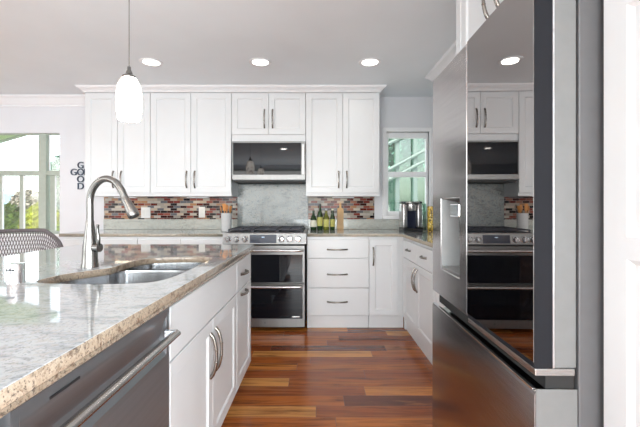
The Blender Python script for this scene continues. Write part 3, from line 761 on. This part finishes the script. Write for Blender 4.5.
# ------------------------------------------------------------------ things on the worktops
ck = tag(obj('utensil_crock', lathe(B(), [(.050, 0), (.053, .004), (.055, .185), (.057, .19), (.052, .19), (.050, .02), (.0, .018)], (0, 0, 0), 32), 'ceramic', None, 40),
    'white ceramic crock holding wooden utensils left of the range', 'crock')
ck.location = (-.945, 3.90, .9155)
cx, cy, cz = -.945, 3.90, .936
uts = [('wooden_spoon', 'wooden spoon leaning left in the white crock', 180, 'spoon'), ('wooden_spoon', 'wooden spoon leaning back in the white crock', 100, 'spoon'),
       ('wooden_spatula', 'orange wooden spatula at the front of the white crock', 262, 'spat'), ('wooden_spatula', 'wooden spatula leaning right over rim of crock', 330, 'spat'),
       ('whisk', 'dark wire whisk leaning back right in the white crock', 38, 'whisk')]
for i, (nmn, lb, ang, k) in enumerate(uts):
    t = thing(nmn, lb, 'utensil', (cx, cy, cz))
    ca, sa = math.cos(math.radians(ang)), math.sin(math.radians(ang))
    base = Vector((.028*ca, .028*sa, .002)); end = Vector((.062*ca, .062*sa, .245+.012*(i % 3))); d = end-base
    wd = Vector((-sa, ca, 0))
    obj('handle', tube(B(), [base, base+d*.72], .0045, 8), 'black' if k == 'whisk' else 'wood', t, 60)
    if k == 'spoon':
        obj('spoon_bowl', tube(B(), [base+d*.70, base+d*.75, base+d*.84, base+d*.94, end], [.006, .013, .020, .018, .008], 14, .35, up=(ca, sa, 0)), 'wood', t, 60)
    elif k == 'spat':
        obj('blade', tube(B(), [base+d*.70, base+d*.76, base+d*.95, end], [.007, .017, .021, .018], 12, .2, up=(ca, sa, 0)), 'wood', t, 60)
    else:
        bm = B()
        for q in range(4):
            a = q*PI/4; sv = Vector((math.cos(a), math.sin(a), 0))
            tube(bm, arc([base+d*.70, base+d*.82+sv*.012, base+d*.94+sv*.014, end, base+d*.94-sv*.014, base+d*.82-sv*.012, base+d*.70], 3), .0013, 5)
        obj('wire_loops', bm, 'nickel', t)

def bottle(label, x, y, h, r, mat, lab, capm, nr=.012):
    t = thing('bottle', label, 'bottle', (x, y, .9155), 0, 'oil bottles right of the range')
    sh = h*.62
    obj('bottle_body', lathe(B(), [(r*.9, 0), (r, .005), (r, sh*.9), (r*.85, sh), (nr*1.2, sh+(h-sh)*.35), (nr, h*.93)], n=22), mat, t, 50)
    obj('cap', lathe(B(), [(nr*1.15, h*.92), (nr*1.15, h), (0, h+.001)], n=16), capm, t, 40)
    if lab: obj('paper_label', lathe(B(), [(r+.0004, sh*.25), (r+.001, sh*.26), (r+.001, sh*.80), (r+.0004, sh*.81)], n=22, cap0=False, cap1=False), lab, t, 50)
bottle('short dark green bottle, leftmost on right worktop beside the range', -.028, 4.10, .215, .034, 'oil', 'cream', 'oil')
bottle('tall dark bottle with yellow label and dark neck', .044, 4.10, .285, .031, 'oil', 'label', 'black')
bottle('olive bottle with round yellow label, between two taller dark bottles', .113, 4.08, .235, .032, 'oil2', 'label', 'framegrey')
bottle('slim dark bottle with yellow label, next to the wooden board', .183, 4.10, .235, .026, 'oil', 'label', 'cream')
cb = thing('cutting_board', 'narrow pale wooden board standing upright against the mosaic', 'board', (.272, 4.12, .9155))
bm = B(); ol = smooth_loop([(-.034, 0), (-.035, .10), (-.035, .215), (-.030, .238), (-.012, .246), (-.010, .29), (0, .306), (.010, .29), (.012, .246), (.030, .238), (.035, .215), (.035, .10), (.034, 0), (.0, 0)], 4)
loft(bm, [[(x, z*.05+s+.0, z) for x, z in ol] for s in (.0, .018)]); obj('board', bm, 'wood2', cb)
obj('hanging_hole', tube(B(), [(0, .0125, .285), (0, .0155-.002, .285)], .004, 10), 'dark', cb)

# coffee maker
cm = thing('coffee_maker', 'silver and black pod coffee maker in the corner under window', 'coffee maker', (1.0, 3.85, .9155))
bm = B(); quadbox(bm, -.10, .10, -.05, .17, 0, .035, .006); obj('base', bm, 'black', cm)
bm = box(-.10, -.052, -.02, .16, .036, .29, .012); obj('side_column', bm, 'steel', cm, 40)
bm = box(.052, .10, -.02, .16, .036, .29, .012); obj('side_column', bm, 'steel', cm, 40)
obj('pod_bay', box(-.052, .052, .03, .16, .036, .225, .002), 'navy', cm)
obj('brew_head', lathe(B(), [(.045, .215), (.050, .225), (.055, .285), (.05, .30)], (0, .02, 0), 24), 'steel', cm, 40)
obj('lid', box(-.103, .103, -.025, .165, .291, .312, .009), 'black', cm, 40)
obj('lid_handle', tube(B(), arc([(-.07, -.02, .300), (-.05, -.055, .300), (0, -.065, .300), (.05, -.055, .300), (.07, -.02, .300)], 5), .007, 10, up=(0, 0, 1)), 'steel', cm, 50)
obj('water_tank', box(.102, .150, .0, .15, .01, .29, .008), 'glassg', cm)
yc = thing('patterned_tin', 'yellow patterned tin standing between coffee maker and refrigerator', 'tin', (1.205, 3.86, .9155))
obj('tin_body', lathe(B(), [(.040, 0), (.042, .004), (.042, .235), (.040, .24)], n=28), 'yellow', yc, 40)
obj('tin_lid', lathe(B(), [(.043, .2405), (.043, .258), (.03, .264), (0, .265)], n=28), 'yellow', yc, 40)

# ------------------------------------------------------------------ woven counter stool
def stool(loc, rz):
    t = thing('counter_stool', 'woven grey brown cord stool with curved back behind the island', 'chair', loc, rz)
    # local: opens towards +x ; seat height .66
    n = 36; R = .245
    def rail(a):   # a in -1..1 along the U
        th = PI + a*2.05
        x, y = R*1.0*math.cos(th), R*1.08*math.sin(th)
        if abs(a) > .5: x += (abs(a)-.5)*.6
        z = .985 - .30*max(0, abs(a)-.45)**1.1
        return Vector((x, y, z))
    def low(a):
        p = rail(a); return Vector((p.x*.86, p.y*.86, .69))
    A = [-1+2*i/n for i in range(n+1)]
    obj('top_rail', tube(B(), [rail(a) for a in A], [.015]*(n+1), 12, up=(0, 0, 1)), 'wicker', t, 60)
    obj('seat_ring', tube(B(), [low(a) for a in A], .012, 10, up=(0, 0, 1)), 'framegrey', t, 60)
    bm = B(); m = 58
    for i in range(m):
        a = -1+2*i/m
        for sgn in (1, -1):
            b_ = a+sgn*.16
            if not -1 <= b_ <= 1: continue
            q = [rail(a).lerp(low(a), 0)*1.0, None, None]
            P = []
            for k in range(4):
                s = k/3; aa = a+(b_-a)*s; P.append(rail(aa).lerp(low(aa), s))
            tube(bm, P, .0028, 5, up=(0, 0, 1))
    bk = obj('woven_back', bm, 'wicker', t)
    bm = B(); lathe(bm, [(.20, .60), (.235, .615), (.24, .65), (.215, .675), (0, .68)], n=28); obj('seat', bm, 'cushion', t, 50)
    for a in (-.985, .985):
        obj('arm_post', tube(B(), [rail(a), low(a), Vector((low(a).x*.98, low(a).y*.98, .62))], .016, 10, up=(1, 0, 0)), 'framegrey', t, 50)
    for sx, sy in ((1, 1), (1, -1), (-1, 1), (-1, -1)):
        obj('leg', tube(B(), [(sx*.15, sy*.15, .62), (sx*.21, sy*.21, .0)], [.016, .012], 10, up=(1, 0, 0)), 'framegrey', t, 50)
    obj('foot_rest', tube(B(), [(.18*c, .18*s, .25) for c, s in [(1.02, 1.02), (-1.02, 1.02), (-1.02, -1.02), (1.02, -1.02), (1.02, 1.02)]], .008, 8, up=(0, 0, 1)), 'framegrey', t)
    return t
stool((-2.235, 2.72, 0), -math.radians(46))

# the island stands very slightly askew to the back wall
RI = Matrix.Translation((-.44, 1.5, 0)) @ Matrix.Rotation(-math.radians(.8), 4, 'Z') @ Matrix.Translation((.44, -1.5, 0))
bpy.context.view_layer.update()
for o in list(COL.objects):
    if o.parent is None and o.name.split('.')[0] in ('island_worktop', 'island_cabinet', 'island_back_panel', 'dishwasher', 'kitchen_sink'):
        o.matrix_world = RI @ o.matrix_world

# under-cabinet lights
for x, lb in ((.30, 'slim light under the wall cabinet right of the range'), (-1.30, 'slim light under the wall cabinet left of the microwave'), (-2.10, 'slim light under leftmost wall cabinet')):
    t = thing('under_cabinet_light', lb, 'light', (x, 4.08, 1.280), 0)
    obj('housing', box(-.12, .12, -.02, .02, -.012, -.0005, .002), 'trim', t)
    d = bpy.data.lights.new('strip_light', 'AREA'); d.shape = 'RECTANGLE'; d.size = .22; d.size_y = .03; d.energy = .25; d.color = (1, .78, .5)
    o = bpy.data.objects.new('strip_light', d); COL.objects.link(o); o.parent = t; o.location = (0, 0, -.014)

# ------------------------------------------------------------------ outdoors
struct('ground', box(-60, 60, D+.13, 120, -.25, -.15), 'grass')
struct('patio_slab', box(-8, 4, D+.125, 8, -.14, -.05), 'patio')
def leaves(bm, c, rad, n, sz, mi=0):
    for _ in range(n):
        while True:
            p = Vector((random.uniform(-1, 1), random.uniform(-1, 1), random.uniform(-1, 1)))
            if .35 < p.length < 1: break
        p = Vector((p.x*rad[0], p.y*rad[1], p.z*rad[2]))+Vector(c)
        d = Vector((random.gauss(0, 1), random.gauss(0, 1), random.gauss(0, 1))).normalized(); e = d.orthogonal().normalized(); s = sz*random.uniform(.6, 1.3)
        vs = [bm.verts.new(q) for q in (p-e*s, p+d*s*.5, p+e*s, p-d*s*.5)]
        f = bm.faces.new(vs); f.material_index = mi
def shrub(name, label, loc, rad, n, sz, mat, cat='shrub', trunk=.05, group=None, crownz=None):
    t = thing(name, label, cat, loc, 0, group)
    cz = crownz or rad[2]
    bm = B(); leaves(bm, (0, 0, cz), rad, n, sz); o = obj('foliage', bm, mat, t); o['kind'] = 'stuff'
    obj('trunk', tube(B(), [(0, 0, -.02), (.02, 0, cz*.6), (0, .03, cz*1.2)], [trunk, trunk*.8, trunk*.4], 8), 'leafb', t)
hedge = [(-7.22, 7.6, .37, .66, 'leaf'), (-6.36, 7.6, .34, .68, 'leaf'), (-5.62, 7.6, .28, .70, 'leafy'), (-4.9, 7.6, .28, .66, 'leaf')]
for i, (x, y, rx, rz_, mt) in enumerate(hedge):
    lab = ['green hedge shrub outside at left of the dining window', 'green hedge shrub outside in left pane of the dining window', 'yellow green shrub outside beside the window mullion', 'green shrub outside at right end of the hedge row'][i]
    shrub('hedge_shrub', lab, (x, y, -.15), (rx, .45, rz_), 7000, .075, mt, group='hedge shrubs beyond the dining window')
shrub('garden_tree', 'dark green tree outside at right side of dining window', (-6.6, 10.0, -.15), (.55, .8, 1.1), 5000, .08, 'leafd', 'tree', .1, crownz=1.65)
shrub('garden_tree', 'hazy brownish tree far outside above the yellow shrub', (-13.6, 17.5, -.15), (.75, .7, .75), 2500, .09, 'leafb', 'tree', .1, crownz=1.35)
shrub('garden_tree', 'green tree outside the kitchen window', (2.6, 9.5, -.15), (1.8, .8, 2.0), 5000, .11, 'leafd', 'tree', .1, crownz=1.9)
bm = B(); rows = []
for j in range(3):
    rows.append([(x, 90+j*10, -.3 + (0 if j == 0 else (4.2+1.6*math.sin(x*.06+1)+.7*math.sin(x*.17)) * (1 if j == 1 else .2))) for x in range(-170, 80, 6)])
for r_ in rows: pass
loft(bm, rows, False, False, closed=False); struct('hills', bm, 'hill')
# patio cover seen at the top of the dining window
pc = thing('patio_cover', 'sloping pale green patio cover outside the dining window', 'roof', (-8.5, 7.6, -.05))
bm = B(); loft(bm, [[(x, -3.2, z), (x, 0, z), (x, 0, z+.07), (x, -3.2, z+.07)] for x, z in ((0, 1.98), (3.2, 2.91))]); obj('roof_panel', bm, 'roofc', pc)
obj('roof_beam', tube(B(), [(0, .0, 1.96), (3.2, .0, 2.89)], .03, 8), 'sage', pc)
for y in (-3.1, -.1): obj('post', box(.05, .15, y-.05, y+.05, 0, 2.0), 'sage', pc)
# glazed patio enclosure outside the kitchen window
pe = thing('patio_enclosure', 'pale green glazed patio structure outside the kitchen window', 'structure', (1.55, 5.6, -.05))
bm = B()
for x in (-.55, -.32, -.05, .22, .50): quadbox(bm, x-.03, x+.03, -.02, .05, 0, 2.9)
obj('posts', bm, 'patiow', pe)
bm = B()
for z0_, z1_ in ((1.55, 2.25), (1.70, 2.42), (2.10, 2.75)):
    tube(bm, [(-.6, -.05, z0_), (.75, -.05, z1_)], .028, 6)
obj('sloping_rails', bm, 'patiow', pe)
obj('glass_panel', box(-.6, .7, .06, .07, 0, 2.9), 'glassg', pe)
obj('roof_panel', box(-.9, .9, -.5, 1.4, 2.95, 3.0), 'roofc', pe)
obj('back_wall', box(-.9, .9, 1.3, 1.4, 0, 1.9), 'patiow', pe)
